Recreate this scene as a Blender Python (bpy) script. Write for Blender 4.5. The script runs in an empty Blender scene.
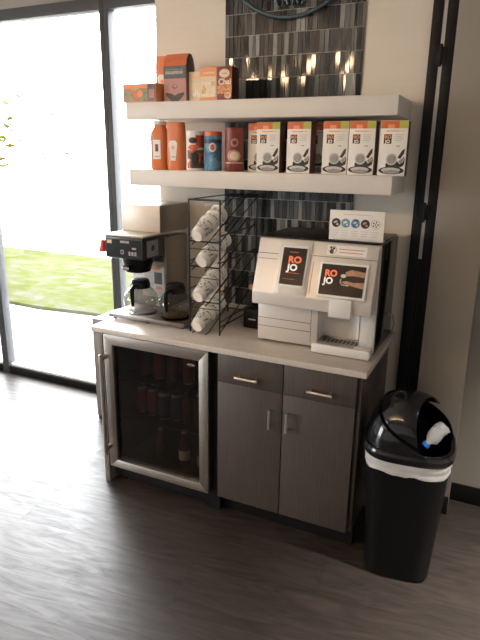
import bpy, bmesh, math, random
from mathutils import Matrix, Vector
PI = math.pi
rnd = random.Random(7)
SC = bpy.context.scene
COL = SC.collection

# ---------------------------------------------------------------- camera
cam_d = bpy.data.cameras.new('camera')
cam = bpy.data.objects.new('camera', cam_d)
COL.objects.link(cam)
YAW, PITCH, ROLL, FPX = 0.4392, -0.2841, 0.0137, 561.85
cy, sy, cp, sp = math.cos(YAW), math.sin(YAW), math.cos(PITCH), math.sin(PITCH)
fw = Vector((-sy*cp, cy*cp, sp)); rt = Vector((cy, sy, 0)); up = rt.cross(fw)
cr, sr = math.cos(ROLL), math.sin(ROLL)
rt, up = cr*rt + sr*up, -sr*rt + cr*up
cam.matrix_world = Matrix(((rt.x, up.x, -fw.x, 1.8683), (rt.y, up.y, -fw.y, -2.8031), (rt.z, up.z, -fw.z, 1.7614), (0, 0, 0, 1)))
cam_d.sensor_fit = 'VERTICAL'; cam_d.sensor_height = 24.0; cam_d.lens = FPX/640*24.0
cam_d.clip_start = 0.05
SC.camera = cam

# ---------------------------------------------------------------- world, light, exposure
SKY = 22.0
LAMP = 165.0
DOWN = 1150.0
w = bpy.data.worlds.new('sky'); SC.world = w; w.use_nodes = True
bg = w.node_tree.nodes['Background']
bg.inputs['Color'].default_value = (0.97, 0.975, 1.0, 1); bg.inputs['Strength'].default_value = SKY
def portal(loc, rot, sx, sz):
    l = bpy.data.lights.new('daylight_portal', 'AREA'); l.shape = 'RECTANGLE'; l.size = sx; l.size_y = sz
    l.cycles.is_portal = True
    o = bpy.data.objects.new('daylight_portal', l); COL.objects.link(o); o.location = loc; o.rotation_euler = rot
portal((-2.99, 0.55, 1.35), (-PI/2, 0, 0), 6.0, 2.6)        # the glazed wall beside the counter
portal((-6.1, -5.3, 1.45), (PI/2, 0, -PI/2), 2.8, 2.5)      # glazed side of the room
SC.view_settings.view_transform = 'Standard'; SC.view_settings.look = 'None'
SC.view_settings.exposure = 0.0; SC.view_settings.gamma = 1.0; SC.view_settings.use_curve_mapping = False
SC.cycles.use_denoising = True
SC.cycles.max_bounces = 10; SC.cycles.diffuse_bounces = 5; SC.cycles.transparent_max_bounces = 16
SC.cycles.sample_clamp_indirect = 8.0

# ---------------------------------------------------------------- materials
def new_mat(name):
    m = bpy.data.materials.new(name); m.use_nodes = True
    nt = m.node_tree
    return m, nt, nt.nodes['Principled BSDF']
def nd(nt, t, **kw):
    n = nt.nodes.new(t)
    for k, v in kw.items():
        if k in n.inputs: n.inputs[k].default_value = v
        else: setattr(n, k, v)
    return n
def mat(name, c, rough=0.5, metal=0.0, var=0.06, scale=30.0, stretch=None, bump=0.0, spec=None, emit=0.0, coat=0.0):
    m, nt, b = new_mat(name)
    tc = nd(nt, 'ShaderNodeTexCoord'); mp = nd(nt, 'ShaderNodeMapping')
    nt.links.new(tc.outputs['Object'], mp.inputs['Vector'])
    if stretch: mp.inputs['Scale'].default_value = stretch
    nz = nd(nt, 'ShaderNodeTexNoise', Scale=scale, Detail=4.0)
    nt.links.new(mp.outputs['Vector'], nz.inputs['Vector'])
    rp = nd(nt, 'ShaderNodeValToRGB')
    rp.color_ramp.elements[0].position = 0.3; rp.color_ramp.elements[1].position = 0.7
    rp.color_ramp.elements[0].color = (*[max(0, x*(1-var)) for x in c], 1)
    rp.color_ramp.elements[1].color = (*[min(1, x*(1+var)) for x in c], 1)
    nt.links.new(nz.outputs['Fac'], rp.inputs['Fac']); nt.links.new(rp.outputs['Color'], b.inputs['Base Color'])
    b.inputs['Roughness'].default_value = rough; b.inputs['Metallic'].default_value = metal
    if spec is not None: b.inputs['Specular IOR Level'].default_value = spec
    if coat: b.inputs['Coat Weight'].default_value = coat
    if bump:
        bn = nd(nt, 'ShaderNodeBump', Strength=bump, Distance=0.002)
        nt.links.new(nz.outputs['Fac'], bn.inputs['Height']); nt.links.new(bn.outputs['Normal'], b.inputs['Normal'])
    if emit:
        nt.links.new(rp.outputs['Color'], b.inputs['Emission Color']); b.inputs['Emission Strength'].default_value = emit
    return m
def glass_mat(name, tint, gloss=0.06, rough=0.0, ior=1.45):
    m = bpy.data.materials.new(name); m.use_nodes = True; nt = m.node_tree; nt.nodes.clear()
    out = nd(nt, 'ShaderNodeOutputMaterial'); mx = nd(nt, 'ShaderNodeMixShader')
    tr = nd(nt, 'ShaderNodeBsdfTransparent'); tr.inputs['Color'].default_value = (*tint, 1)
    gl = nd(nt, 'ShaderNodeBsdfGlossy'); gl.inputs['Roughness'].default_value = rough
    fr = nd(nt, 'ShaderNodeFresnel', IOR=ior)
    ge = nd(nt, 'ShaderNodeNewGeometry'); io = nd(nt, 'ShaderNodeMapRange'); io.inputs['To Min'].default_value = ior; io.inputs['To Max'].default_value = 1/ior
    nt.links.new(ge.outputs['Backfacing'], io.inputs['Value']); nt.links.new(io.outputs['Result'], fr.inputs['IOR'])
    nt.links.new(fr.outputs['Fac'], mx.inputs['Fac']); nt.links.new(tr.outputs['BSDF'], mx.inputs[1])
    nt.links.new(gl.outputs['BSDF'], mx.inputs[2]); nt.links.new(mx.outputs['Shader'], out.inputs['Surface'])
    return m
def floor_mat():
    m, nt, b = new_mat('wood_plank_floor'); L = nt.links.new
    tc = nd(nt, 'ShaderNodeTexCoord'); mp = nd(nt, 'ShaderNodeMapping')
    mp.inputs['Rotation'].default_value = (0, 0, -0.118); mp.inputs['Location'].default_value = (0.27, 0.21, 0)
    L(tc.outputs['Object'], mp.inputs['Vector'])
    br = nd(nt, 'ShaderNodeTexBrick', Scale=1.0); br.offset = 0.37
    br.inputs['Brick Width'].default_value = 1.5; br.inputs['Row Height'].default_value = 0.28
    br.inputs['Mortar Size'].default_value = 0.0016; br.inputs['Bias'].default_value = 0.0
    br.inputs['Color1'].default_value = (0, 0, 0, 1); br.inputs['Color2'].default_value = (1, 1, 1, 1)
    br.inputs['Mortar'].default_value = (0.5, 0.5, 0.5, 1)
    L(mp.outputs['Vector'], br.inputs['Vector'])
    m2 = nd(nt, 'ShaderNodeMapping'); m2.inputs['Scale'].default_value = (1.0, 6.0, 1); L(mp.outputs['Vector'], m2.inputs['Vector'])
    sh = nd(nt, 'ShaderNodeVectorMath', operation='ADD'); L(m2.outputs['Vector'], sh.inputs[0])
    sc = nd(nt, 'ShaderNodeVectorMath', operation='SCALE'); sc.inputs['Scale'].default_value = 7.0
    L(br.outputs['Color'], sc.inputs[0]); L(sc.outputs['Vector'], sh.inputs[1])
    nz = nd(nt, 'ShaderNodeTexNoise', Scale=2.4, Detail=9.0, Roughness=0.62, Distortion=2.2); L(sh.outputs['Vector'], nz.inputs['Vector'])
    rp = nd(nt, 'ShaderNodeValToRGB'); e = rp.color_ramp.elements
    e[0].position = 0.28; e[0].color = (0.011, 0.009, 0.008, 1); e[1].position = 0.75; e[1].color = (0.058, 0.047, 0.041, 1)
    L(nz.outputs['Fac'], rp.inputs['Fac'])
    mx = nd(nt, 'ShaderNodeMix', data_type='RGBA', blend_type='MULTIPLY'); mx.inputs[0].default_value = 1.0
    pr = nd(nt, 'ShaderNodeMapRange'); pr.inputs['To Min'].default_value = 0.78; pr.inputs['To Max'].default_value = 1.2
    L(br.outputs['Color'], pr.inputs['Value']); L(rp.outputs['Color'], mx.inputs[6]); L(pr.outputs['Result'], mx.inputs[7])
    m3 = nd(nt, 'ShaderNodeMix', data_type='RGBA'); m3.inputs[7].default_value = (0.015, 0.012, 0.01, 1)
    L(br.outputs['Fac'], m3.inputs[0]); L(mx.outputs[2], m3.inputs[6]); L(m3.outputs[2], b.inputs['Base Color'])
    rr = nd(nt, 'ShaderNodeMapRange'); rr.inputs['From Min'].default_value = 0.3; rr.inputs['From Max'].default_value = 0.7; rr.inputs['To Min'].default_value = 0.54; rr.inputs['To Max'].default_value = 0.33
    L(nz.outputs['Fac'], rr.inputs['Value']); L(rr.outputs['Result'], b.inputs['Roughness'])
    bp = nd(nt, 'ShaderNodeBump', Strength=0.22, Distance=0.003); L(nz.outputs['Fac'], bp.inputs['Height']); L(bp.outputs['Normal'], b.inputs['Normal'])
    b.inputs['Specular IOR Level'].default_value = 0.55
    return m
def tile_wall_mat():
    m, nt, b = new_mat('cream_wall_tile'); L = nt.links.new
    tc = nd(nt, 'ShaderNodeTexCoord'); sx = nd(nt, 'ShaderNodeSeparateXYZ'); cx = nd(nt, 'ShaderNodeCombineXYZ')
    L(tc.outputs['Object'], sx.inputs[0]); L(sx.outputs['X'], cx.inputs['X']); L(sx.outputs['Z'], cx.inputs['Y'])
    br = nd(nt, 'ShaderNodeTexBrick', Scale=1.0); br.offset = 0.5
    br.inputs['Brick Width'].default_value = 0.30; br.inputs['Row Height'].default_value = 0.10; br.inputs['Mortar Size'].default_value = 0.0012
    br.inputs['Color1'].default_value = (0.64, 0.585, 0.50, 1); br.inputs['Color2'].default_value = (0.66, 0.605, 0.52, 1); br.inputs['Mortar'].default_value = (0.61, 0.555, 0.475, 1)
    L(cx.outputs[0], br.inputs['Vector']); L(br.outputs['Color'], b.inputs['Base Color'])
    b.inputs['Roughness'].default_value = 0.4
    return m
def wood_mat():
    m, nt, b = new_mat('dark_textured_wood'); L = nt.links.new
    tc = nd(nt, 'ShaderNodeTexCoord'); mp = nd(nt, 'ShaderNodeMapping'); mp.inputs['Scale'].default_value = (14, 14, 1.6)
    L(tc.outputs['Object'], mp.inputs['Vector'])
    nz = nd(nt, 'ShaderNodeTexNoise', Scale=2.0, Detail=5.0, Distortion=1.6); L(mp.outputs['Vector'], nz.inputs['Vector'])
    wv = nd(nt, 'ShaderNodeTexWave', Scale=5.0, Distortion=9.0, Detail=2.0); wv.inputs['Detail Scale'].default_value = 0.8
    m2 = nd(nt, 'ShaderNodeMapping'); m2.inputs['Scale'].default_value = (5, 5, 0.9); L(tc.outputs['Object'], m2.inputs['Vector']); L(m2.outputs['Vector'], wv.inputs['Vector'])
    mx = nd(nt, 'ShaderNodeMix', data_type='FLOAT'); mx.inputs[0].default_value = 0.35
    L(nz.outputs['Fac'], mx.inputs[2]); L(wv.outputs['Fac'], mx.inputs[3])
    rp = nd(nt, 'ShaderNodeValToRGB'); e = rp.color_ramp.elements
    e[0].position = 0.2; e[0].color = (0.046, 0.037, 0.031, 1); e[1].position = 0.8; e[1].color = (0.076, 0.062, 0.053, 1)
    L(mx.outputs[0], rp.inputs['Fac']); L(rp.outputs['Color'], b.inputs['Base Color'])
    b.inputs['Roughness'].default_value = 0.45
    bp = nd(nt, 'ShaderNodeBump', Strength=0.4, Distance=0.001); L(mx.outputs[0], bp.inputs['Height']); L(bp.outputs['Normal'], b.inputs['Normal'])
    return m
def print_mat(name, base, cols, scale=40.0, stretch=(1, 1, 1), pos=(0.42, 0.5, 0.58), rough=0.45, spec=None):
    """printed artwork: patches of several inks on a base"""
    m, nt, b = new_mat(name); L = nt.links.new
    tc = nd(nt, 'ShaderNodeTexCoord'); mp = nd(nt, 'ShaderNodeMapping'); mp.inputs['Scale'].default_value = stretch
    L(tc.outputs['Object'], mp.inputs['Vector'])
    nz = nd(nt, 'ShaderNodeTexNoise', Scale=scale, Detail=2.0, Distortion=0.6); L(mp.outputs['Vector'], nz.inputs['Vector'])
    rp = nd(nt, 'ShaderNodeValToRGB'); rp.color_ramp.interpolation = 'CONSTANT'
    e = rp.color_ramp.elements; e[0].position = 0; e[0].color = (*base, 1); e[1].position = pos[0]; e[1].color = (*cols[0], 1)
    for c, p in zip(cols[1:], pos[1:]):
        k = e.new(p); k.color = (*c, 1)
    if spec is not None: b.inputs['Specular IOR Level'].default_value = spec
    L(nz.outputs['Fac'], rp.inputs['Fac']); L(rp.outputs['Color'], b.inputs['Base Color']); b.inputs['Roughness'].default_value = rough
    return m
M = {}
M['floor'] = floor_mat(); M['tilewall'] = tile_wall_mat(); M['wood'] = wood_mat()
M['taupe'] = mat('taupe_wall_paint', (0.255, 0.232, 0.20), 0.55, var=0.03, scale=3)
M['ceil'] = mat('ceiling_paint', (0.62, 0.60, 0.57), 0.8, var=0.02, scale=5)
M['plaster'] = mat('warm_room_plaster', (0.40, 0.395, 0.385), 0.8, var=0.03, scale=4)
M['frame'] = mat('grey_aluminium_frame', (0.052, 0.054, 0.058), 0.5, 0.0, var=0.05, spec=0.3)
M['black_trim'] = mat('black_painted_trim', (0.010, 0.010, 0.012), 0.5, var=0.1, spec=0.2)
M['black_base'] = mat('black_rubber_baseboard', (0.008, 0.008, 0.008), 0.6, var=0.1, spec=0.1)
M['quartz'] = mat('pale_quartz', (0.56, 0.52, 0.47), 0.18, var=0.05, scale=60)
M['shelf'] = mat('white_lacquer', (0.72, 0.68, 0.63), 0.36, var=0.02, scale=10, spec=0.25)
M['steel'] = mat('brushed_steel', (0.42, 0.385, 0.35), 0.32, 1.0, var=0.10, scale=14, stretch=(1, 1, 30))
M['steel_h'] = mat('brushed_steel_horizontal', (0.52, 0.48, 0.43), 0.34, 1.0, var=0.08, scale=14, stretch=(1, 30, 30))
M['nickel'] = mat('brushed_nickel', (0.62, 0.56, 0.50), 0.3, 1.0, var=0.05)
M['grey_panel'] = mat('grey_laminate', (0.17, 0.155, 0.14), 0.45, var=0.06, scale=20, stretch=(8, 8, 1))
M['black_plastic'] = mat('black_plastic', (0.004, 0.004, 0.005), 0.34, var=0.1, spec=0.25)
M['gloss_black'] = mat('glossy_black_plastic', (0.005, 0.005, 0.006), 0.12, var=0.1)
M['fridge_in'] = mat('black_fridge_liner', (0.006, 0.006, 0.008), 0.5, var=0.1, spec=0.2)
M['wire'] = mat('black_wire', (0.010, 0.009, 0.009), 0.4, var=0.1)
M['paper'] = mat('white_paper', (0.80, 0.77, 0.72), 0.6, var=0.02)
M['carton'] = mat('white_carton', (0.82, 0.79, 0.73), 0.5, var=0.02)
M['cup_in'] = mat('white_cup_board', (0.82, 0.79, 0.75), 0.5, var=0.03)
M['cup_print'] = print_mat('cup_leaf_print', (0.72, 0.69, 0.64), [(0.20, 0.36, 0.30), (0.72, 0.69, 0.64), (0.12, 0.10, 0.085), (0.70, 0.67, 0.62)], 26, (1, 1, 1), (0.36, 0.43, 0.54, 0.60))
M['orange'] = mat('orange_plastic', (0.62, 0.17, 0.05), 0.35, var=0.05)
M['orange_d'] = mat('burnt_orange_print', (0.62, 0.14, 0.04), 0.45, var=0.08)
M['orange_l'] = mat('light_orange_print', (0.82, 0.30, 0.12), 0.45, var=0.08)
M['green_y'] = mat('lime_green_print', (0.45, 0.46, 0.07), 0.45, var=0.08)
M['yellow'] = mat('yellow_print', (0.80, 0.52, 0.06), 0.45, var=0.08)
M['red_ink'] = mat('red_ink', (0.50, 0.06, 0.03), 0.45, var=0.05)
M['dark_ink'] = mat('dark_brown_ink', (0.03, 0.024, 0.02), 0.45, var=0.1)
M['grey_ink'] = mat('grey_ink', (0.30, 0.29, 0.27), 0.45, var=0.25, scale=60)
M['lgrey_ink'] = mat('pale_grey_ink', (0.55, 0.54, 0.51), 0.45, var=0.1, scale=60)
M['brown_side'] = print_mat('carton_side_print', (0.10, 0.05, 0.035), [(0.16, 0.04, 0.025), (0.05, 0.035, 0.03), (0.07, 0.07, 0.03)], 14, (1, 1, 1), (0.45, 0.55, 0.66))
M['cream'] = mat('cream_print', (0.74, 0.60, 0.42), 0.5, var=0.06)
M['mauve'] = mat('mauve_print', (0.47, 0.24, 0.21), 0.5, var=0.06)
M['slate'] = mat('slate_print', (0.075, 0.082, 0.09), 0.5, var=0.2)
M['dusk'] = mat('dark_mauve_side', (0.14, 0.10, 0.10), 0.5, var=0.1)
M['maroon'] = mat('maroon_print', (0.20, 0.035, 0.025), 0.4, var=0.12)
M['chai_br'] = mat('russet_print', (0.22, 0.045, 0.022), 0.45, var=0.15)
M['chai_dark'] = mat('dark_russet_side', (0.075, 0.022, 0.018), 0.5, var=0.15)
M['spice'] = print_mat('spice_picture', (0.60, 0.20, 0.06), [(0.70, 0.32, 0.12), (0.40, 0.10, 0.04), (0.72, 0.45, 0.22)], 55, (1, 1, 1), (0.42, 0.52, 0.60))
M['flowers'] = print_mat('flower_picture', (0.76, 0.62, 0.42), [(0.80, 0.70, 0.52), (0.76, 0.62, 0.42), (0.55, 0.38, 0.18), (0.85, 0.42, 0.18)], 34, (1, 1, 1), (0.40, 0.50, 0.58, 0.66))
M['fruit'] = print_mat('fruit_picture', (0.17, 0.22, 0.15), [(0.30, 0.30, 0.18), (0.58, 0.17, 0.07), (0.66, 0.36, 0.20)], 22, (1, 1, 1), (0.44, 0.55, 0.62))
M['blue'] = print_mat('blue_can_print', (0.03, 0.13, 0.26), [(0.05, 0.20, 0.36), (0.16, 0.34, 0.48), (0.50, 0.56, 0.58)], 26, (1, 1, 0.6), (0.40, 0.55, 0.68))
M['navy'] = mat('navy_print', (0.02, 0.05, 0.12), 0.4, var=0.1)
M['cocoa'] = print_mat('cocoa_picture', (0.76, 0.70, 0.62), [(0.60, 0.10, 0.05), (0.10, 0.05, 0.035), (0.22, 0.10, 0.06)], 24, (1, 1, 1), (0.40, 0.50, 0.66))
M['mach'] = mat('satin_silver_machine', (0.62, 0.58, 0.53), 0.36, 0.25, var=0.02, scale=8)
M['mach_l'] = mat('pale_silver_plastic', (0.72, 0.70, 0.67), 0.3, 0.15, var=0.02, scale=8)
M['mach_seam'] = mat('dark_seam', (0.05, 0.045, 0.04), 0.6)
M['screen'] = mat('dark_display', (0.016, 0.009, 0.008), 0.25, var=0.4, scale=12, spec=0.12)
M['screen_br'] = print_mat('display_hands_picture', (0.020, 0.012, 0.010), [(0.035, 0.018, 0.013), (0.10, 0.045, 0.03)], 18, (1, 1, 2), (0.48, 0.62), 0.15)
M['skin_pic'] = mat('hands_picture', (0.33, 0.16, 0.10), 0.3, var=0.3, scale=60)
M['ink_or'] = mat('orange_lettering', (0.78, 0.16, 0.06), 0.4, emit=0.25)
M['ink_wh'] = mat('white_lettering', (0.82, 0.80, 0.78), 0.4, emit=0.15)
M['white_pl'] = mat('white_plastic', (0.78, 0.77, 0.75), 0.35, var=0.02)
M['cap_blue'] = mat('blue_cap', (0.015, 0.13, 0.55), 0.35)
M['red'] = mat('red_plastic', (0.62, 0.03, 0.02), 0.35)
M['liner'] = mat('white_bin_liner', (0.52, 0.52, 0.52), 0.4, var=0.12, scale=18, bump=0.6)
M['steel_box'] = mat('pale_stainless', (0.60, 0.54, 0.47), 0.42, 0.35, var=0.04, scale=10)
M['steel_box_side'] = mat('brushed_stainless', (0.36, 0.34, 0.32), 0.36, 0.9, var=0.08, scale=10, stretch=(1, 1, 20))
M['plate'] = mat('worn_steel_plate', (0.22, 0.20, 0.185), 0.45, 0.8, var=0.1)
M['panel_dk'] = mat('charcoal_control_panel', (0.026, 0.028, 0.03), 0.35, var=0.1)
M['teal'] = mat('teal_sign_tube', (0.035, 0.075, 0.095), 0.4)
M['gold'] = mat('gold_cap', (0.55, 0.40, 0.16), 0.35, 0.9)
M['can_red'] = mat('red_can', (0.34, 0.035, 0.025), 0.3, 0.3, var=0.25)
M['can_brown'] = mat('brown_bottle', (0.14, 0.05, 0.03), 0.15, var=0.2)
M['can_blue'] = mat('blue_can', (0.03, 0.05, 0.11), 0.3, 0.3, var=0.2)
M['can_top'] = mat('can_end', (0.60, 0.60, 0.60), 0.3, 1.0)
M['glass'] = glass_mat('window_glass', (0.97, 0.98, 0.98))
M['door_glass'] = glass_mat('tinted_door_glass', (0.52, 0.50, 0.50))
M['carafe_glass'] = glass_mat('carafe_glass', (0.78, 0.77, 0.74), ior=1.55)
def pet_mat():
    m, nt, b = new_mat('crumpled_clear_plastic'); b.inputs['Base Color'].default_value = (0.80, 0.83, 0.86, 1); b.inputs['Roughness'].default_value = 0.15
    nz = nd(nt, 'ShaderNodeTexNoise', Scale=60.0); rp = nd(nt, 'ShaderNodeMapRange'); rp.inputs['To Min'].default_value = -0.35; rp.inputs['To Max'].default_value = 0.95
    nt.links.new(nz.outputs['Fac'], rp.inputs['Value']); nt.links.new(rp.outputs['Result'], b.inputs['Alpha'])
    return m
M['pet'] = pet_mat()
M['coffee'] = mat('coffee', (0.10, 0.055, 0.03), 0.1)
M['lamp'] = mat('lamp_globe', (1.0, 0.66, 0.38), 0.5, emit=LAMP, var=0.0)
M['lamp_lens'] = mat('lamp_lens', (1.0, 0.86, 0.72), 0.5, emit=30.0, var=0.0)
M['gap_grey'] = mat('painted_gap_light', (0.42, 0.41, 0.38), 0.5)  # pale tone stands in for light showing through the hinge gap
M['concrete'] = mat('pale_concrete', (0.52, 0.51, 0.49), 0.85, var=0.08, scale=3)
M['grass'] = print_mat('lawn', (0.040, 0.046, 0.013), [(0.046, 0.050, 0.020), (0.052, 0.053, 0.032), (0.060, 0.060, 0.046)], 3.6, (0.8, 1.2, 1), (0.42, 0.52, 0.64), 0.9, 0.0)
M['leaf'] = mat('pale_leaf', (0.055, 0.052, 0.008), 0.8, var=0.2, scale=3, spec=0.0)
M['bark'] = mat('bark', (0.30, 0.27, 0.24), 0.9)
M['knob_wood'] = mat('wooden_knob', (0.50, 0.25, 0.10), 0.4)
M['outlet'] = mat('grey_outlet_plastic', (0.30, 0.30, 0.30), 0.4)
TILE = [mat('mosaic_tile_%s' % n, c, 0.07, 0.0, var=0.12, scale=20, stretch=(6, 1, 1), spec=0.3) for n, c in
        (('slate', (0.056, 0.062, 0.064)), ('charcoal', (0.018, 0.020, 0.022)), ('smoke', (0.14, 0.148, 0.15)), ('ash', (0.27, 0.28, 0.28)), ('umber', (0.034, 0.034, 0.034)))]
M['grout'] = mat('pale_grout', (0.48, 0.47, 0.45), 0.8)

# ---------------------------------------------------------------- mesh builder
TXT = {}
def text_geo(s):
    if s not in TXT:
        c = bpy.data.curves.new('lettering', 'FONT'); c.body = s; c.size = 1.0; c.offset = 0.045; c.align_x = 'CENTER'; c.resolution_u = 4
        o = bpy.data.objects.new('lettering', c); COL.objects.link(o)
        dg = bpy.context.evaluated_depsgraph_get(); me = bpy.data.meshes.new_from_object(o.evaluated_get(dg))
        TXT[s] = ([v.co.copy() for v in me.vertices], [list(p.vertices) for p in me.polygons])
        bpy.data.objects.remove(o); bpy.data.meshes.remove(me); bpy.data.curves.remove(c)
    return TXT[s]
def FR(x, y, z):
    """frame facing -Y at (x,y,z): local (u right, v up, w out)"""
    return Matrix(((1, 0, 0, x), (0, 0, -1, y), (0, 1, 0, z), (0, 0, 0, 1)))
def FX(x, y, z):
    """frame facing +X: u -> +Y, v -> +Z, w -> +X"""
    return Matrix(((0, 0, 1, x), (1, 0, 0, y), (0, 1, 0, z), (0, 0, 0, 1)))
class MB:
    def __init__(s): s.bm = bmesh.new(); s.mats = []
    def mi(s, m):
        m = M[m] if isinstance(m, str) else m
        if m not in s.mats: s.mats.append(m)
        return s.mats.index(m)
    def add(s, vs, fs, m, T=None):
        k = s.mi(m); T = T or Matrix()
        bv = [s.bm.verts.new(T @ Vector(v)) for v in vs]
        out = []
        for f in fs:
            try:
                fc = s.bm.faces.new([bv[i] for i in f]); fc.material_index = k; out.append(fc)
            except ValueError: pass
        return out
    def box(s, x0, x1, y0, y1, z0, z1, m, bev=0.0, T=None, seg=2):
        vs = [(x, y, z) for x in (x0, x1) for y in (y0, y1) for z in (z0, z1)]
        fs = [(0, 1, 3, 2), (4, 6, 7, 5), (0, 4, 5, 1), (2, 3, 7, 6), (0, 2, 6, 4), (1, 5, 7, 3)]
        fc = s.add(vs, fs, m, T)
        if bev:
            ed = list({e for f in fc for e in f.edges})
            bmesh.ops.bevel(s.bm, geom=ed, offset=bev, segments=seg, affect='EDGES', profile=0.5, material=-1)
        return s
    def prism(s, prof, a0, a1, m, axis='x', T=None, bev=0.0):
        """closed 2D outline extruded along axis; axis x -> (y,z), y -> (x,z), z -> (x,y)"""
        f = {'x': lambda p, a: (a, p[0], p[1]), 'y': lambda p, a: (p[0], a, p[1]), 'z': lambda p, a: (p[0], p[1], a)}[axis]
        n = len(prof); vs = [f(p, a0) for p in prof] + [f(p, a1) for p in prof]
        fs = [list(range(n))[::-1], list(range(n, 2*n))] + [(i, (i+1) % n, (i+1) % n+n, i+n) for i in range(n)]
        fc = s.add(vs, fs, m, T)
        if bev:
            ed = list({e for f_ in fc for e in f_.edges})
            bmesh.ops.bevel(s.bm, geom=ed, offset=bev, segments=2, affect='EDGES', profile=0.5, material=-1)
        return s
    def tube(s, pts, r, m, n=8, T=None, closed=False, caps=True):
        pts = [Vector(p) for p in pts]; k = len(pts); rs = r if isinstance(r, (list, tuple)) else [r]*k
        vs = []; pn = None
        for i, p in enumerate(pts):
            a = pts[(i-1) % k] if (i > 0 or closed) else p; b = pts[(i+1) % k] if (i < k-1 or closed) else p
            t = (b-a).normalized()
            if pn is None: pn = t.orthogonal().normalized()
            pn = (pn-t*pn.dot(t)).normalized(); bn = t.cross(pn)
            vs += [p+rs[i]*(math.cos(2*PI*j/n)*pn+math.sin(2*PI*j/n)*bn) for j in range(n)]
        fs = [(i*n+j, i*n+(j+1) % n, ((i+1) % k)*n+(j+1) % n, ((i+1) % k)*n+j) for i in range(k if closed else k-1) for j in range(n)]
        if caps and not closed: fs += [list(range(n))[::-1], list(range((k-1)*n, k*n))]
        s.add(vs, fs, m, T); return s
    def lathe(s, prof, m, n=24, T=None, a0=0.0, a1=2*PI, sx=1.0, sy=1.0, exp=2.0, mats=None, caps=True):
        """(r,z) profile turned about z; exp>2 squares the section; mats: one material per band"""
        full = abs(a1-a0-2*PI) < 1e-6; k = len(prof); cnt = n if full else n+1
        vs = []
        for r, z in prof:
            for j in range(cnt):
                a = a0+(a1-a0)*j/n; c, q = math.cos(a), math.sin(a)
                d = (abs(c)**exp+abs(q)**exp)**(-1/exp)
                vs.append((r*sx*c*d, r*sy*q*d, z))
        for i in range(k-1):
            fs = [(i*cnt+j, i*cnt+(j+1) % cnt, (i+1)*cnt+(j+1) % cnt, (i+1)*cnt+j) for j in range(n)]
            if i == 0: bands = []
            bands.append((fs, mats[i] if mats else m))
        k0 = s.mi(m); T = T or Matrix(); bv = [s.bm.verts.new(T @ Vector(v)) for v in vs]
        for fs, mm in bands:
            kk = s.mi(mm)
            for f in fs:
                try: fc = s.bm.faces.new([bv[i] for i in f]); fc.material_index = kk
                except ValueError: pass
        if full and caps:
            for i, rev in ((0, True), (k-1, False)):
                if prof[i][0] > 1e-5:
                    l = list(range(i*cnt, i*cnt+n)); l = l[::-1] if rev else l
                    fc = s.bm.faces.new([bv[q] for q in l]); fc.material_index = s.mi(mats[min(i, k-2)] if mats else m)
        return s
    def wdisc(s, r, a, zc, ru, rv, m, n=12):
        c = [-1+2*i/n for i in range(n+1)]; vs = []
        for q in c:
            h = math.sqrt(max(0, 1-q*q))*rv
            for e in (-1, 1): vs.append((r*math.cos(a+q*ru/r), r*math.sin(a+q*ru/r), zc+e*h))
        s.add(vs, [(2*i, 2*i+2, 2*i+3, 2*i+1) for i in range(n)], m); return s
    def rect(s, u0, u1, v0, v1, m, T, w=0.0006):
        s.add([(u0, v0, w), (u1, v0, w), (u1, v1, w), (u0, v1, w)], [(0, 1, 2, 3)], m, T); return s
    def disc(s, u, v, r, m, T, w=0.0008, n=20, ry=None, rot=0.0):
        ry = ry or r; c, q = math.cos(rot), math.sin(rot)
        P = [(r*math.cos(2*PI*i/n), ry*math.sin(2*PI*i/n)) for i in range(n)]
        s.add([(u+a*c-b*q, v+a*q+b*c, w) for a, b in P], [list(range(n))], m, T); return s
    def poly(s, pts, m, T, w=0.0008):
        s.add([(a, b, w) for a, b in pts], [list(range(len(pts)))], m, T); return s
    def text(s, t, size, u, v, m, T, w=0.0012, sx=1.0):
        vs, fs = text_geo(t)
        s.add([(u+p.x*size*sx, v+p.y*size, w) for p in vs], fs, m, T); return s
    def patch(s, r, a0, a1, z0, z1, m, T=None, n=8):
        s.lathe([(r, z0), (r, z1)], m, n, T, a0, a1, caps=False); return s
    def build(s, name, parent=None, loc=None, smooth=True, weld=False):
        if weld: bmesh.ops.remove_doubles(s.bm, verts=s.bm.verts, dist=1e-5)
        me = bpy.data.meshes.new(name); s.bm.to_mesh(me); s.bm.free()
        for m in s.mats: me.materials.append(m)
        if smooth:
            for p in me.polygons: p.use_smooth = True
            me.set_sharp_from_angle(angle=math.radians(38))
        o = bpy.data.objects.new(name, me); COL.objects.link(o)
        if parent: o.parent = parent
        if loc: o.location = loc
        return o
def tag(o, label, cat, group=None):
    o['label'] = label; o['category'] = cat
    if group: o['group'] = group
    return o
def thing(name, label, cat, loc=(0, 0, 0), rotz=0.0, group=None):
    o = bpy.data.objects.new(name, None); COL.objects.link(o); o.empty_display_size = 0.05
    o.location = loc; o.rotation_euler = (0, 0, rotz)
    return tag(o, label, cat, group)
def struct(o, label=None, cat=None):
    o['kind'] = 'structure'
    if label: o['label'] = label
    if cat: o['category'] = cat
    return o
def dup(root, loc, label, rotz=None, group=None):
    r = root.copy(); COL.objects.link(r); r.location = loc; r['label'] = label
    if rotz is not None: r.rotation_euler = (r.rotation_euler[0], r.rotation_euler[1], rotz)
    if group: r['group'] = group
    for ch in list(root.children):
        c = ch.copy(); COL.objects.link(c); c.parent = r
        for g in list(ch.children):
            d = g.copy(); COL.objects.link(d); d.parent = c
    return r

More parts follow.
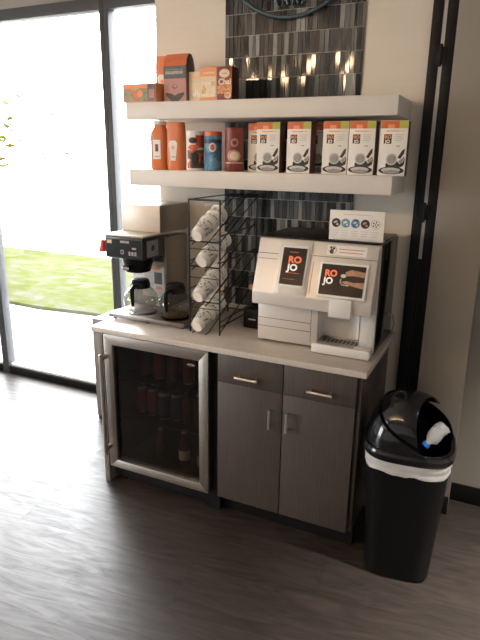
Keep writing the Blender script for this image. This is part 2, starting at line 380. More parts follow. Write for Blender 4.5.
# ================================================================ SETTING
XL, XR, YB, CEIL = -6.0, 4.2, -8.0, 3.05
struct(MB().box(XL-.2, XR+.2, YB-.2, 0.47, -0.12, 0.0, 'floor').build('floor'), 'dark grey brown wood plank floor', 'floor')
struct(MB().box(XL-.2, XR+.2, YB-.2, 0.47, CEIL, CEIL+.12, 'ceil').build('ceiling'), 'pale ceiling', 'ceiling')
# tiled pier behind the counter
struct(MB().box(0.03, 1.455, 0.0, 0.47, 0.0, CEIL, 'tilewall').build('wall_back'), 'cream tiled wall behind the shelves', 'wall')
# right-hand taupe wall and its pilaster
struct(MB().box(1.778, XR+.2, 0.085, 0.47, 0.0, CEIL, 'taupe').build('wall_right'), 'taupe painted wall right of the black jamb', 'wall')
struct(MB().box(1.567, 1.778, -0.07, 0.47, 0.0, CEIL, 'taupe', 0.002).build('trim_1'), 'taupe pilaster beside the black jamb', 'trim')
b = MB(); b.box(1.778, XR, 0.073, 0.085, 0.0, 0.10, 'black_base', 0.002); struct(b.build('baseboard_right'), 'black baseboard on the taupe wall', 'baseboard')
b = MB(); b.box(1.567, 1.779, -0.082, -0.07, 0.0, 0.10, 'black_base', 0.002); struct(b.build('baseboard_pilaster'), 'black baseboard on the taupe pilaster', 'baseboard')
# black jamb: two uprights, a light gap and two hinge blocks
b = MB()
b.box(1.4575, 1.502, -0.03, 0.47, 0, CEIL, 'black_trim', 0.002)
b.box(1.5185, 1.565, -0.03, 0.47, 0, CEIL, 'black_trim', 0.002)
jamb = struct(b.build('trim_2'), 'black door jamb with a narrow light gap', 'trim')
b = MB(); b.box(1.5025, 1.518, -.026, -.016, 1.30, CEIL, 'gap_grey'); b.build('gap_strip', jamb)
b = MB(); b.box(1.5025, 1.518, -.026, -.016, 0, 1.2995, 'black_trim'); b.build('gap_filler', jamb)
for z in (1.52, 2.19):
    b = MB(); b.box(1.490, 1.535, -0.036, 0.0, z-.035, z+.035, 'black_trim', 0.003); b.tube([(1.510, -0.040, z-.045), (1.510, -0.040, z+.045)], 0.006, 'black_trim', 10); b.build('hinge', jamb)
# mosaic strip: stacked glass sticks of uneven width in rows
b = MB()
b.box(0.45, 1.165, -0.004, 0.0, 0.92, 1.6075, 'grout'); b.box(0.45, 1.165, -0.004, 0.0, 1.688, 1.931, 'grout'); b.box(0.45, 1.165, -0.004, 0.0, 2.012, CEIL, 'grout')
zr = 2.435-0.0989*15
while zr < CEIL-0.02:
    z0, z1 = max(zr+.0016, 0.921), min(zr+.0989-.0016, CEIL-.002)
    for s0, s1 in ((1.606, 1.690), (1.929, 2.0135)):
        if z0 < s0 < z1: z1 = s0
        elif z0 < s1 < z1: z0 = s1
        elif s0 <= z0 and z1 <= s1: z1 = z0
    if z1-z0 > 0.004:
        x = 0.4515
        while x < 1.1635:
            wd = rnd.choice((0.0125, 0.0235, 0.0235, 0.0235, 0.0235, 0.024)); x1 = min(x+wd, 1.1635)
            if 1.1635-x1 < 0.008: x1 = 1.1635
            a, c = rnd.uniform(-.020, .020), rnd.uniform(-.012, .012)
            T = Matrix.Translation(((x+x1)/2, -0.0065, (z0+z1)/2)) @ Matrix.Rotation(a, 4, 'X') @ Matrix.Rotation(c, 4, 'Z')
            h, q = (z1-z0)/2, (x1-x)/2-.0012
            b.box(-q, q, -.0025, .0025, -h, h, TILE[rnd.choice((0, 0, 0, 1, 1, 1, 2, 2, 3, 4))], 0.0, T)
            x = x1
    zr += 0.0989
struct(b.build('trim_3', smooth=False), 'vertical strip of grey glass mosaic tiles', 'tile')
# window bays: own frame + pane each
def bay(n, p0, p1, base, head, out, axis, front):
    """p0..p1 along the wall, front = room face coordinate, out = +-1 direction outwards"""
    d0, d1 = sorted((front, front+out*0.075)); g0, g1 = sorted((front+out*0.04, front+out*0.048))
    def bx(b, a0, a1, e0, e1, z0, z1, m, bev=0.0):
        if axis == 'x': b.box(a0, a1, e0, e1, z0, z1, m, bev)
        else: b.box(e0, e1, a0, a1, z0, z1, m, bev)
    b = MB(); t = 0.034
    for a0, a1 in ((p0, p0+t), (p1-t, p1)): bx(b, a0, a1, d0, d1, 0.0, head+.07, 'frame', 0.002)
    bx(b, p0+t, p1-t, d0, d1, head, head+.07, 'frame', 0.002)
    f = struct(b.build('window_%d' % n), 'tall window bay with grey metal frame', 'window')
    b = MB(); bx(b, p0+t, p1-t, d0+.003, d1, 0.0, base-.02, 'black_base', 0.002); b.build('sill_base', f)
    b = MB(); bx(b, p0+t, p1-t, d0+.02, d1, base-.02, base, 'white_pl', 0.002); b.build('sill_cap', f)
    b = MB(); bx(b, p0+t, p1-t, g0, g1, base, head, 'glass'); b.build('glass_pane', f)
    return f
xs = [0.03, -0.578, -1.76, -2.78, -3.88, -4.98, -6.0]
for i in range(6): bay(i+1, xs[i+1]+.0005, xs[i]-.0005, 0.075, 2.625, 1, 'x', 0.34)
struct(MB().box(XL-.2, 0.03, 0.34, 0.47, 2.695, CEIL, 'taupe').build('trim_4'), 'bulkhead above the windows', 'trim')
ys = [-6.7, -5.3, -3.9]
for i in range(2): bay(i+7, ys[i]+.0005, ys[i+1]-.0005, 0.2, 2.7, -1, 'y', XL)
b = MB(); b.box(XL-.13, XL, YB-.2, -6.7, 0, CEIL, 'plaster'); b.box(XL-.13, XL, -3.9, 0.47, 0, CEIL, 'plaster'); b.box(XL-.13, XL, -6.7, -3.9, 2.77, CEIL, 'plaster')
struct(b.build('wall_left'), 'plastered left side wall', 'wall')
b = MB(); b.box(XL, XR+.2, YB-.13, YB, 0, CEIL, 'plaster')
struct(b.build('wall_front'), 'plastered wall at the shop front', 'wall')
struct(MB().box(XR, XR+.2, YB, 0.085, 0, CEIL, 'plaster').build('wall_side'), 'plastered wall on the right side', 'wall')
# outside: concrete walk, lawn, road beyond
struct(MB().box(-45, 30, -45, 60, -0.35, -0.13, 'concrete').build('ground'), 'pale concrete ground outside', 'ground')
b = MB()
n = 60
pts = [(-30+40*i/n, 2.33+0.05*math.sin(i*1.7)+0.03*rnd.random()-0.04*(-30+40*i/n+3)/10) for i in range(n+1)]
pts += [(10, 5.2), (-30, 5.9)]
b.prism(pts, -0.13, -0.085, 'grass', 'z')
struct(b.build('lawn'), 'strip of sunlit lawn beyond the concrete walk', 'lawn')

# ================================================================ BIG FURNITURE
for nm, z0, z1, x0, x1, lb in (('floating_shelf', 1.931, 2.0116, 0.044, 1.400, 'upper thick white floating shelf across the mosaic strip, holding tea boxes'),
                               ('floating_shelf', 1.6075, 1.6877, 0.050, 1.402, 'lower thick white floating shelf with the row of coffee cartons')):
    tag(MB().box(x0, x1, -0.315, 0.0, z0, z1, 'shelf', 0.003).build(nm), lb, 'shelf', 'floating wall shelves')
tag(MB().box(0.0, 1.4274, -0.633, -0.0005, 0.8852, 0.914, 'quartz', 0.003).build('countertop'), 'pale stone countertop over the fridge and dark cabinet', 'countertop')
tag(MB().box(0.012, 0.044, -0.60, -0.02, 0.0, 0.8845, 'grey_panel', 0.002).build('end_panel'), 'grey end panel supporting the left end of the countertop', 'panel')
# base cabinet
cab = thing('base_cabinet', 'dark wood base cabinet with two drawers and two doors', 'cabinet', (1.053, -0.30, 0))
X = lambda v: v-1.053
Y = lambda v: v+0.30
b = MB()
b.box(X(.722), X(.740), Y(-.583), Y(-.02), .108, .8845, 'wood'); b.box(X(1.385), X(1.402), Y(-.583), Y(-.02), .108, .8845, 'wood', .001)
b.box(X(.740), X(1.385), Y(-.583), Y(-.02), .108, .126, 'wood'); b.box(X(.740), X(1.385), Y(-.04), Y(-.02), .126, .8845, 'wood')
b.box(X(.740), X(1.385), Y(-.583), Y(-.04), .868, .8845, 'wood'); b.box(X(1.044), X(1.062), Y(-.583), Y(-.04), .126, .868, 'wood')
b.build('carcass', cab)
MB().box(X(.722), X(1.400), Y(-.53), Y(-.51), 0, .107, 'black_base').build('toe_kick', cab)
def bar_handle(p0, p1, parent, r=.0068, out=.028):
    b = MB(); p0, p1 = Vector(p0), Vector(p1); d = (p1-p0).normalized(); o = Vector((0, -out, 0))
    b.tube([p0+o-d*.012, p1+o+d*.012], r, 'nickel', 10)
    for p in (p0, p1): b.tube([p, p+o], r*.8, 'nickel', 8)
    return b.build('handle', parent)
for x0, x1, hx, vx in ((.7225, 1.0505, .880, 1.000), (1.0555, 1.3835, 1.229, 1.084)):
    d = MB().box(X(x0), X(x1), Y(-.604), Y(-.584), .7340, .8795, 'wood', .0015).build('drawer', cab)
    bar_handle((X(hx)-.045, Y(-.604), .779), (X(hx)+.045, Y(-.604), .779), d)
    d = MB().box(X(x0), X(x1), Y(-.604), Y(-.584), .109, .7322, 'wood', .0015).build('door', cab)
    bar_handle((X(vx), Y(-.604), .570), (X(vx), Y(-.604), .644), d)
# glass-door fridge
fr = thing('beverage_fridge', 'undercounter beverage fridge with tinted glass door and steel frame', 'fridge', (.364, -.30, 0))
X = lambda v: v-.364
b = MB()
b.box(X(.053), X(.078), Y(-.555), Y(-.03), .03, .878, 'fridge_in'); b.box(X(.652), X(.718), Y(-.565), Y(-.03), .0, .878, 'fridge_in')
b.box(X(.078), X(.652), Y(-.05), Y(-.03), .03, .878, 'fridge_in'); b.box(X(.078), X(.652), Y(-.555), Y(-.05), .03, .125, 'fridge_in'); b.box(X(.078), X(.652), Y(-.555), Y(-.05), .85, .878, 'fridge_in')
b.build('body', fr)
for x in (.10, .63):
    MB().lathe([(.018, 0), (.018, .03)], 'black_plastic', 12, Matrix.Translation((X(x), Y(-.52), 0))).build('foot', fr)
b = MB(); b.box(X(.08), X(.65), Y(-.545), Y(-.535), .012, .028, 'black_plastic'); b.build('grille', fr)
b = MB()   # mitred steel door frame
x0, x1, z0, z1, iw = X(.056), X(.6713), .108, .872, .054
P = [(x0, z0), (x1, z0), (x1, z1), (x0, z1)]; Q = [(x0+iw, z0+iw*.85), (x1-iw*.95, z0+iw*.85), (x1-iw*.95, z1-iw), (x0+iw, z1-iw)]
for i in range(4):
    j = (i+1) % 4; q = [P[i], P[j], Q[j], Q[i]]
    b.prism(q, Y(-.606), Y(-.560), 'steel' if i % 2 else 'steel_h', 'y', bev=.0015)
door = b.build('door', fr)
MB().box(Q[0][0]-.004, Q[1][0]+.004, Y(-.588), Y(-.582), Q[0][1]-.004, Q[2][1]+.004, 'door_glass').build('glass_pane', door)
b = MB(); hx = X(.068)
b.tube([(hx, Y(-.650), .200), (hx, Y(-.650), .772)], .0105, 'nickel', 14)
for z in (.235, .752): b.box(hx-.009, hx+.009, Y(-.650), Y(-.606), z-.011, z+.011, 'nickel', .002)
b.build('handle', door)
b = MB(); T = FR(X(.567), Y(-.5885), .783)
b.disc(0, 0, .022, 'lgrey_ink', T, ry=.006, w=.0004); b.text('coolers', .011, 0, -.0035, 'fridge_in', T, w=.0008)
bd = b.build('badge', door)
bd['label'] = 'small white badge on the fridge glass'
FZ = (.155, .385, .612)
for z in FZ[1:]:
    b = MB()
    for k in range(5): b.tube([(X(.082), Y(-.53)+k*.118, z-.004), (X(.648), Y(-.53)+k*.118, z-.004)], .003, 'wire', 6)
    for k in range(19): b.tube([(X(.086)+k*.031, Y(-.53), z-.0015), (X(.086)+k*.031, Y(-.058), z-.0015)], .0015, 'wire', 5)
    b.build('wire_shelf', fr)
# drinks inside the fridge
def drink(kind, h, r, m, capm):
    o = thing(kind, '', 'drink')
    if kind == 'drink_can':
        MB().lathe([(r*.8, 0), (r, .008), (r, h-.012), (r*.82, h)], m, 16, mats=['can_top', m, 'can_top']).build('body', o)
        MB().lathe([(r*.78, h), (r*.78, h+.0015)], 'can_top', 16).build('lid', o)
    else:
        MB().lathe([(r*.9, 0), (r, .006), (r, h*.55), (r*.85, h*.66), (r*.42, h*.82), (r*.40, h*.93)], m, 16).build('body', o)
        MB().lathe([(r*.46, h*.93), (r*.46, h)], capm, 12).build('cap', o)
        MB().patch(r+.0006, 0, 2*PI-.01, h*.18, h*.46, 'cream' if capm == 'gold' else m, n=16).build('paper_label', o)
    return o
dr = {'red': drink('drink_can', .155, .030, 'can_red', None), 'blue': drink('drink_can', .150, .032, 'can_blue', None),
      'brown': drink('drink_bottle', .185, .030, 'can_brown', 'can_top'), 'gold': drink('drink_bottle', .20, .031, 'can_brown', 'gold')}
used = set()
where = ['on the top fridge shelf', 'on the middle fridge shelf', 'on the fridge floor']
rows = [(FZ[2], [('brown', .19), ('red', .285), ('brown', .375), ('red', .465), ('brown', .56)]),
        (FZ[1], [('red', .16), ('red', .235), ('blue', .315), ('blue', .385), ('brown', .455), ('brown', .53), ('brown', .60)]),
        (FZ[0], [('brown', .28), ('gold', .43), ('gold', .555)])]
nm = {'red': 'red can', 'blue': 'dark blue can', 'brown': 'brown bottle', 'gold': 'brown bottle with gold cap'}
ordn = ['leftmost', 'second from left', 'third from left', 'fourth from left', 'fifth from left', 'sixth from left', 'rightmost']
for (z, items), wh in zip(rows, where):
    for i, (k, x) in enumerate(items):
        od = ordn[-1] if i == len(items)-1 else ordn[i]
        if len(items) == 3: od = ['left of the three', 'middle one of three', 'right of the three'][i]
        lb = '%s %s, %s in its row' % (nm[k], wh, od)
        loc = (x, -.44+rnd.uniform(-.01, .01), z+.0005 if z > .2 else .126)
        if k not in used:
            used.add(k); o = dr[k]; o.location = loc; o['label'] = lb; o['group'] = 'drinks in the fridge'
        else: dup(dr[k], loc, lb, group='drinks in the fridge')

# ================================================================ TRASH CAN
TC = Vector((1.610, -.535, 0)); RIM = .622
tc = thing('trash_can', 'black plastic trash can with domed swing lid beside the cabinet', 'trash can', TC, 0.12)
def tz(z): return .138+(.172-.138)*z/.58
MB().lathe([(.05, .006), (.12, 0), (tz(0), .012), (tz(.3), .3), (tz(.58), .58), (tz(.58)-.006, .58), (tz(.3)-.006, .3), (tz(0)-.006, .02), (.02, .02)], 'black_plastic', 64, exp=4.2).build('body', tc)
b = MB(); prof = []
for k in range(9):
    z = .530+k*.0095; prof.append((tz(z)+.003+.002*math.sin(k*1.9), z))
b.lathe(prof, 'liner', 64, exp=4.2, caps=False)
for v in b.bm.verts:
    a = math.atan2(v.co.y, v.co.x); t = (.606-v.co.z)/.076
    v.co.z += t*(.006*math.sin(2*a+1)+.003*math.sin(8*a)+.002*math.sin(17*a)); f = 1+t*(.006*math.sin(23*a)+.005*math.sin(11*a+2)); v.co.x *= f; v.co.y *= f
b.build('bin_liner', tc)
b = MB(); R0 = .178
b.lathe([(R0-.012, .584), (R0+.005, .584), (R0+.010, .592), (R0+.010, .614), (R0+.004, .626), (R0-.012, .628), (R0-.012, .584)], 'gloss_black', 64, exp=3.2, caps=False)
b.build('lid_rim', tc)
# dome shell with a slanted opening, and the swing flap inside it
DN = Vector((.42, -.27, .86)).normalized()
DP = Vector((.095, -.135, .004))
def dome(rx, rz, keep, m, name, nn=64, kk=22, thick=.004, T=None, lab=None):
    b = MB(); vs = []; 
    for i in range(kk+1):
        t = PI/2*i/kk
        for j in range(nn):
            a = 2*PI*j/nn; c, q = math.cos(a), math.sin(a); e = 3.2-1.2*(i/kk); d = (abs(c)**e+abs(q)**e)**(-1/e)
            vs.append(Vector((rx*math.cos(t)*c*d, rx*math.cos(t)*q*d, rz*math.sin(t))))
    fs = [(i*nn+j, i*nn+(j+1) % nn, (i+1)*nn+(j+1) % nn, (i+1)*nn+j) for i in range(kk) for j in range(nn)]
    b.add(vs, fs, m)
    keep(b.bm)
    bmesh.ops.remove_doubles(b.bm, verts=b.bm.verts, dist=1e-5)
    bmesh.ops.recalc_face_normals(b.bm, faces=b.bm.faces)
    bmesh.ops.solidify(b.bm, geom=list(b.bm.faces), thickness=thick)
    if T: bmesh.ops.transform(b.bm, matrix=T, verts=b.bm.verts)
    o = b.build(name, tc); o.location = (0, 0, RIM)
    return o
def cut_shell(bm):
    bmesh.ops.bisect_plane(bm, geom=list(bm.verts)+list(bm.edges)+list(bm.faces), plane_co=DP, plane_no=DN, clear_outer=True)
def cut_flap(bm):
    g = lambda: list(bm.verts)+list(bm.edges)+list(bm.faces)
    bmesh.ops.bisect_plane(bm, geom=g(), plane_co=Vector((0, 0, .03)), plane_no=Vector((0, 0, -1)), clear_outer=True)
    bmesh.ops.bisect_plane(bm, geom=g(), plane_co=Vector((.094, 0, 0)), plane_no=Vector((1, -.22, .0)), clear_outer=True)
dome(.175, .225, cut_shell, 'gloss_black', 'lid_dome')
dome(.165, .212, cut_flap, 'gloss_black', 'swing_flap', T=Matrix.Translation((0, .012, .018)) @ Matrix.Rotation(.42, 4, 'X') @ Matrix.Rotation(-.36, 4, 'Y') @ Matrix.Translation((0, 0, -.02)))
# crumpled clear bottle lying in the opening
bt = thing('water_bottle', 'crumpled clear plastic bottle with blue cap in the bin opening', 'bottle', (1.690, -.640, .660))
b = MB()
pr = [(.0, .150), (.020, .149), (.029, .140), (.031, .118), (.027, .105), (.031, .09), (.031, .06), (.026, .035), (.013, .016), (.012, 0)]
b.lathe(pr[::-1], 'pet', 20)
for v in b.bm.verts:
    a = math.atan2(v.co.y, v.co.x); k = 1+.13*math.sin(3*a+60*v.co.z)+.10*math.sin(5*a-130*v.co.z)
    if v.co.z > .02: v.co.x *= k; v.co.y *= k
b.build('body', bt)
MB().lathe([(.0165, -.020), (.0165, .002)], 'cap_blue', 16).build('cap', bt)
bt.rotation_euler = Vector((.50, .45, .62)).to_track_quat('Z', 'Y').to_euler(); bt.scale = (.95, .95, .70)

# grey box by the window
gb = thing('storage_box', 'narrow grey upright box standing on the floor by the window', 'box', (-.395, .14, 0))
MB().box(-.135, .135, -.14, .14, .022, .722, 'grey_panel', .004).build('body', gb)
MB().box(-.13, .13, -.135, .135, 0, .0215, 'black_base').build('plinth', gb)

# ================================================================ COFFEE BREWER
bw = thing('coffee_brewer', 'steel and black coffee brewer with side warming plate at the counter left', 'coffee maker', (.10, -.25, .914))
def Lb(x, y, z): return x-.10, y+.25, z-.914
def bx(b, x0, x1, y0, y1, z0, z1, m, bev=.002): b.box(x0-.10, x1-.10, y0+.25, y1+.25, z0-.914, z1-.914, m, bev)
b = MB(); bx(b, -.005, .462, -.475, -.03, .924, .945, 'plate', .003)
bp = b.build('base_plate', bw)
for x in (.02, .23, .44):
    for y in (-.45, -.06):
        MB().lathe([(.010, 0), (.010, .0105)], 'black_plastic', 10, Matrix.Translation((x-.10, y+.25, 0))).build('foot', bp)
b = MB(); bx(b, -.005, .22, -.245, -.03, .9455, 1.336, 'steel_box_side'); b.build('column', bw)
b = MB(); T = FR(.11-.10, -.2455+.25, 0)
def lz(z): return z-.914
b.rect(-.05, .095, lz(1.0), lz(1.20), 'lgrey_ink', T); b.rect(.0, .07, lz(1.155), lz(1.175), 'orange_l', T, .001); b.rect(.03, .08, lz(1.075), lz(1.14), 'slate', T, .001)
b.rect(.04, .08, lz(1.045), lz(1.06), 'orange_l', T, .001)
b.build('instruction_label', bw)
b = MB(); bx(b, -.024, .212, -.45, -.246, 1.240, 1.355, 'panel_dk', .006); hd = b.build('brew_head', bw)
b = MB(); bx(b, -.026, .220, -.452, -.03, 1.3555, 1.365, 'steel_box', .002); b.build('head_cover', hd)
b = MB(); T = FR(.094-.10, -.4506+.25, lz(1.295))
b.rect(-.112, .110, -.045, .046, 'black_plastic', T, .0003); b.rect(-.02, .035, .028, .040, 'grey_ink', T); b.rect(-.105, -.075, .022, .040, 'cream', T)
b.rect(-.02, .0, -.03, -.008, 'grey_ink', T); b.rect(-.016, -.004, -.026, -.012, 'panel_dk', T, .001)
for u in (.030, .048, .066): b.rect(u, u+.013, -.034, -.014, 'grey_ink', T)
b.rect(.052, .078, -.002, .008, 'grey_ink', T)
b.build('control_panel', hd)
b = MB(); T = FX(.2126-.10, -.36+.25, lz(1.295)); b.rect(-.055, .050, -.045, .040, 'grey_ink', T); b.disc(0, .0, .016, 'panel_dk', T, .0012); b.build('side_switch', hd)
b = MB(); T = Matrix.Translation((.115-.10, -.36+.25, 0))
b.lathe([(.030, lz(1.157)), (.066, lz(1.166)), (.080, lz(1.21)), (.083, lz(1.2395))], 'black_plastic', 28, T); b.box(-.018, .018, -.112, -.06, lz(1.185), lz(1.212), 'black_plastic', .004, T)
b.text('BUNN', .016, .0+.025, lz(1.192), 'lgrey_ink', FR(-.010, -.36+.25-.1122, 0), .001)
b.build('filter_basket', hd)
b = MB(); bx(b, -.022, .222, -.30, -.012, 1.3655, 1.507, 'steel_box', .003)
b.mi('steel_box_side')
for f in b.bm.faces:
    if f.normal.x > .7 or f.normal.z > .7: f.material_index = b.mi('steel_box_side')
b.build('water_tank', bw)
b = MB(); bx(b, -.07, -.024, -.42, -.40, 1.295, 1.315, 'panel_dk', .003); b.build('spigot', bw)
b = MB(); b.prism([(-.182, lz(1.262)), (-.150, lz(1.262)), (-.146, lz(1.325)), (-.164, lz(1.328))], -.185, -.158, 'red', 'y', bev=.003); b.build('tap_lever', bw)
b = MB(); T = Matrix.Translation((.36-.10, -.385+.25, lz(.945))); b.lathe([(.075, 0), (.078, .003), (.070, .005)], 'black_plastic', 28, T); T = Matrix.Translation((.145-.10, -.375+.25, lz(.945))); b.lathe([(.075, 0), (.078, .003), (.070, .005)], 'black_plastic', 28, T); b.build('warming_plate', bw)
# carafes
def carafe(loc, rot, label):
    c = thing('coffee_carafe', label, 'coffee pot', loc, rot, 'glass coffee pots')
    MB().lathe([(.0, .002), (.062, .002), (.070, .008), (.082, .040), (.085, .062), (.080, .088), (.062, .112), (.046, .124), (.044, .130)], 'carafe_glass', 36).build('glass_bowl', c)
    b = MB(); b.lathe([(.047, .122), (.049, .128), (.049, .145), (.044, .150)], 'black_plastic', 28, caps=False)
    b.prism([(-.016, .128), (.016, .128), (.010, .150), (-.010, .150)], -.066, -.044, 'black_plastic', 'y'); b.build('collar', c)
    MB().lathe([(.0, .145), (.043, .145), (.046, .156), (.038, .165), (.0, .168)], 'black_plastic', 28).build('lid', c)
    b = MB(); b.tube([(0, .046, .138), (0, .085, .145), (0, .112, .135), (0, .112, .09), (0, .106, .052)], [.010, .011, .011, .010, .008], 'black_plastic', 10); b.build('handle', c)
    return c
c1 = carafe((.138, -.378, .9502), PI+.25, 'empty glass coffee pot with black lid under the brew head'); c1.scale = (1.09, 1.09, 1.07)
c2 = dup(c1, (.36, -.385, .9502), 'glass coffee pot with dregs of coffee beside the cup rack', PI+.15)
b = MB(); b.lathe([(.0, .004), (.060, .004), (.066, .008), (.068, .011), (.0, .0112)], 'coffee', 28); b.build('coffee', c2)

# ================================================================ CUP RACK + CUPS
rk = thing('cup_rack', 'tall black wire rack holding four slanted stacks of paper cups', 'rack', (.58, -.26, .914))
X0, X1, YF, YK = .497-.58, .663-.58, -.47+.26, -.05+.26
ZT = 1.563-.914; W_ = .0045
b = MB()
for x in (X0, X1):
    b.tube([(x, YF, 0), (x, YF, ZT), (x, YK, ZT), (x, YK, 0)], W_, 'wire', 8)
b.tube([(X0, YF, ZT), (X1, YF, ZT)], W_, 'wire', 8); b.tube([(X0, YK, ZT), (X1, YK, ZT)], W_, 'wire', 8); b.tube([(X0, YK, .02), (X1, YK, .02)], W_, 'wire', 8)
for x in (X0, X1): b.tube([(x, YF, .04), (x, YK, .04)], W_*.8, 'wire', 6)
b.build('frame', rk)
TIER = [1.400, 1.272, 1.132, .980]; DISC = [1.398, 1.277, 1.104, .953]; DX = [.556, .580, .558, .551]; SL = math.radians(24)
for z, zd in zip(TIER, DISC):
    z -= .914; z0 = zd-.914-.030; b = MB(); dy = YK-YF; dz = math.tan(SL)*dy
    if z0 > .03: b.tube([(X0, YF, z0), (X1, YF, z0)], W_*.9, 'wire', 6)
    for x in (X0, X1):
        b.tube([(x, YF, z), (x, YK, z+.012)], W_*.7, 'wire', 6)
        b.tube([(x, YF, z0), (x, YK, min(z0+dz, ZT))], W_*.7, 'wire', 6)
    for x in (X0+.035, X1-.06): b.tube([(x, YF-.035, max(z0-.010, .006)), (x, YF, z0), (x, YK, min(z0+dz, ZT))], W_*.7, 'wire', 6)
    b.tube([(X0, YK, min(z0+dz, ZT)), (X1, YK, min(z0+dz, ZT))], W_*.75, 'wire', 6)
    b.tube([(X0, YF, z+.06), (X1, YF, z+.06)], W_*.5, 'wire', 6) if z < .45 else None
    b.build('tier', rk)
def cup():
    c = tag(bpy.data.objects.new('paper_cup', None), '', 'cup'); COL.objects.link(c)
    MB().lathe([(.0, .004), (.026, .004), (.0275, 0), (.0285, .001), (.0318, .030), (.0392, .086), (.0415, .110), (.0405, .110), (.0385, .092), (.0275, .006), (.0, .006)], 'cup_in', 28,
               mats=['cup_in', 'cup_in', 'cup_in', 'cup_in', 'cup_print', 'cup_in', 'cup_in', 'cup_in', 'cup_in', 'cup_in']).build('cup_wall', c)
    MB().tube([(.0415*math.cos(2*PI*k/28), .0415*math.sin(2*PI*k/28), .1105) for k in range(28)], .0022, 'cup_in', 6, closed=True).build('rolled_rim', c)
    return c
cup0 = None
tn = ['top', 'second', 'third', 'lowest']
cn = ['front', 'middle', 'rearmost']
for t, z in enumerate(DISC):
    for k in range(3):
        yy = -.505+k*.052*math.cos(SL); zz = z+k*.052*math.sin(SL)
        lb = '%s white paper cup with green leaf print in the %s stack of the wire rack' % (cn[k], tn[t])
        loc = (DX[t]+k*.004, yy, zz)
        if cup0 is None:
            cup0 = cup(); o = cup0; o.location = loc; o['label'] = lb; o['group'] = 'paper cups in the rack'
        else: o = dup(cup0, loc, lb, group='paper cups in the rack')
        o.rotation_euler = (SL-PI/2, 0, -.08); o.scale = (1.08, 1.08, 1.04)

# ================================================================ COFFEE MACHINE
mc = thing('coffee_machine', 'silver bean coffee machine with two dark screens on the counter right', 'coffee machine', (1.127, -.25, .914))
def lx(x): return x-1.127
def ly(y): return y+.25
SLP = math.atan2(.231, .084)
b = MB()   # lower body with the drinks bay
b.box(lx(.856), lx(1.150), ly(-.448), ly(-.05), .012, .215, 'mach', .003)
b.box(lx(1.150), lx(1.398), ly(-.345), ly(-.05), .012, .215, 'mach_l', .003)
b.build('lower_body', mc)
for z in (.078, .118): MB().box(lx(.8585), lx(1.1175), ly(-.4492), ly(-.4478), z, z+.0022, 'mach_seam').build('panel_seam', mc)
MB().box(lx(1.1176), lx(1.1195), ly(-.4492), ly(-.4478), .03, .21, 'mach_seam').build('panel_seam', mc)
b = MB()   # right tower
b.prism([(ly(-.43), .012), (ly(-.425), .215), (ly(-.345), .215), (ly(-.345), .012)], lx(1.335), lx(1.398), 'mach_l', 'x', bev=.006)
b.build('tower', mc)
b = MB()   # curved lining of the bay
pts = [(lx(1.152), ly(-.44))]+[(lx(1.152)+.0915*(1-math.cos(PI*k/12)), ly(-.375)+.030*math.sin(PI*k/12)) for k in range(13)]+[(lx(1.335), ly(-.43))]
vs = [(x, y, z) for z in (.045, .213) for x, y in pts]; n = len(pts)
b.add(vs, [(i, i+1, i+1+n, i+n) for i in range(n-1)], 'mach_l'); b.build('bay_lining', mc)
b = MB()   # sloped upper body
prof = [(ly(-.520), .204), (ly(-.520), .257), (ly(-.436), .488), (ly(-.425), .493), (ly(-.05), .493), (ly(-.05), .2155), (ly(-.45), .2155), (ly(-.512), .200)]
b.prism(prof, lx(.854), lx(1.399), 'mach', 'x', bev=.0035); b.build('upper_body', mc)
MB().box(lx(1.3995), lx(1.404), ly(-.405), ly(-.045), .004, .492, 'gloss_black', .002).build('side_panel', mc)
MB().box(lx(1.3995), lx(1.403), ly(-.430), ly(-.4055), .012, .49, 'mach_l', .001).build('side_trim', mc)
MB().box(lx(.856), lx(1.398), ly(-.425), ly(-.05), .4935, .500, 'black_plastic', .002).build('bean_lid', mc)
SF = Matrix.Translation((lx(.854), ly(-.520), .257)) @ Matrix(((1, 0, 0, 0), (0, math.cos(SLP), -math.sin(SLP), 0), (0, math.sin(SLP), math.cos(SLP), 0), (0, 0, 0, 1)))
def sbox(b, u0, u1, v0, v1, w0, w1, m, bev=0.0): b.box(u0, u1, v0, v1, w0, w1, m, bev, SF)
for q in ((.004, .103, .1795, .182), (.262, .542, .1855, .188), (.006, .10, .155, .157), (.268, .270, .02, .16)):
    b = MB(); sbox(b, *q, .0003, .0012, 'mach_seam'); b.build('front_seam', mc)
# portrait screen
b = MB(); sbox(b, .104, .256, .004, .243, .0004, .006, 'mach', .002); b.build('screen_panel', mc)
b = MB(); sbox(b, .119, .246, .034, .222, .0062, .013, 'white_pl', .0055); sp1 = b.build('screen_bezel', mc)
b = MB(); sbox(b, .1275, .2375, .046, .211, .0131, .0142, 'screen'); b.text('RO', .040, .187, .145, 'ink_or', SF, .0150, 1.08); b.text('JO', .040, .180, .110, 'ink_wh', SF, .0150, 1.08)
b.rect(.150, .215, .098, .0995, 'ink_or', SF, .0150); b.rect(.140, .20, .070, .0715, 'orange_d', SF, .0150); b.rect(.160, .200, .190, .193, 'orange_d', SF, .0150); b.build('screen', sp1)
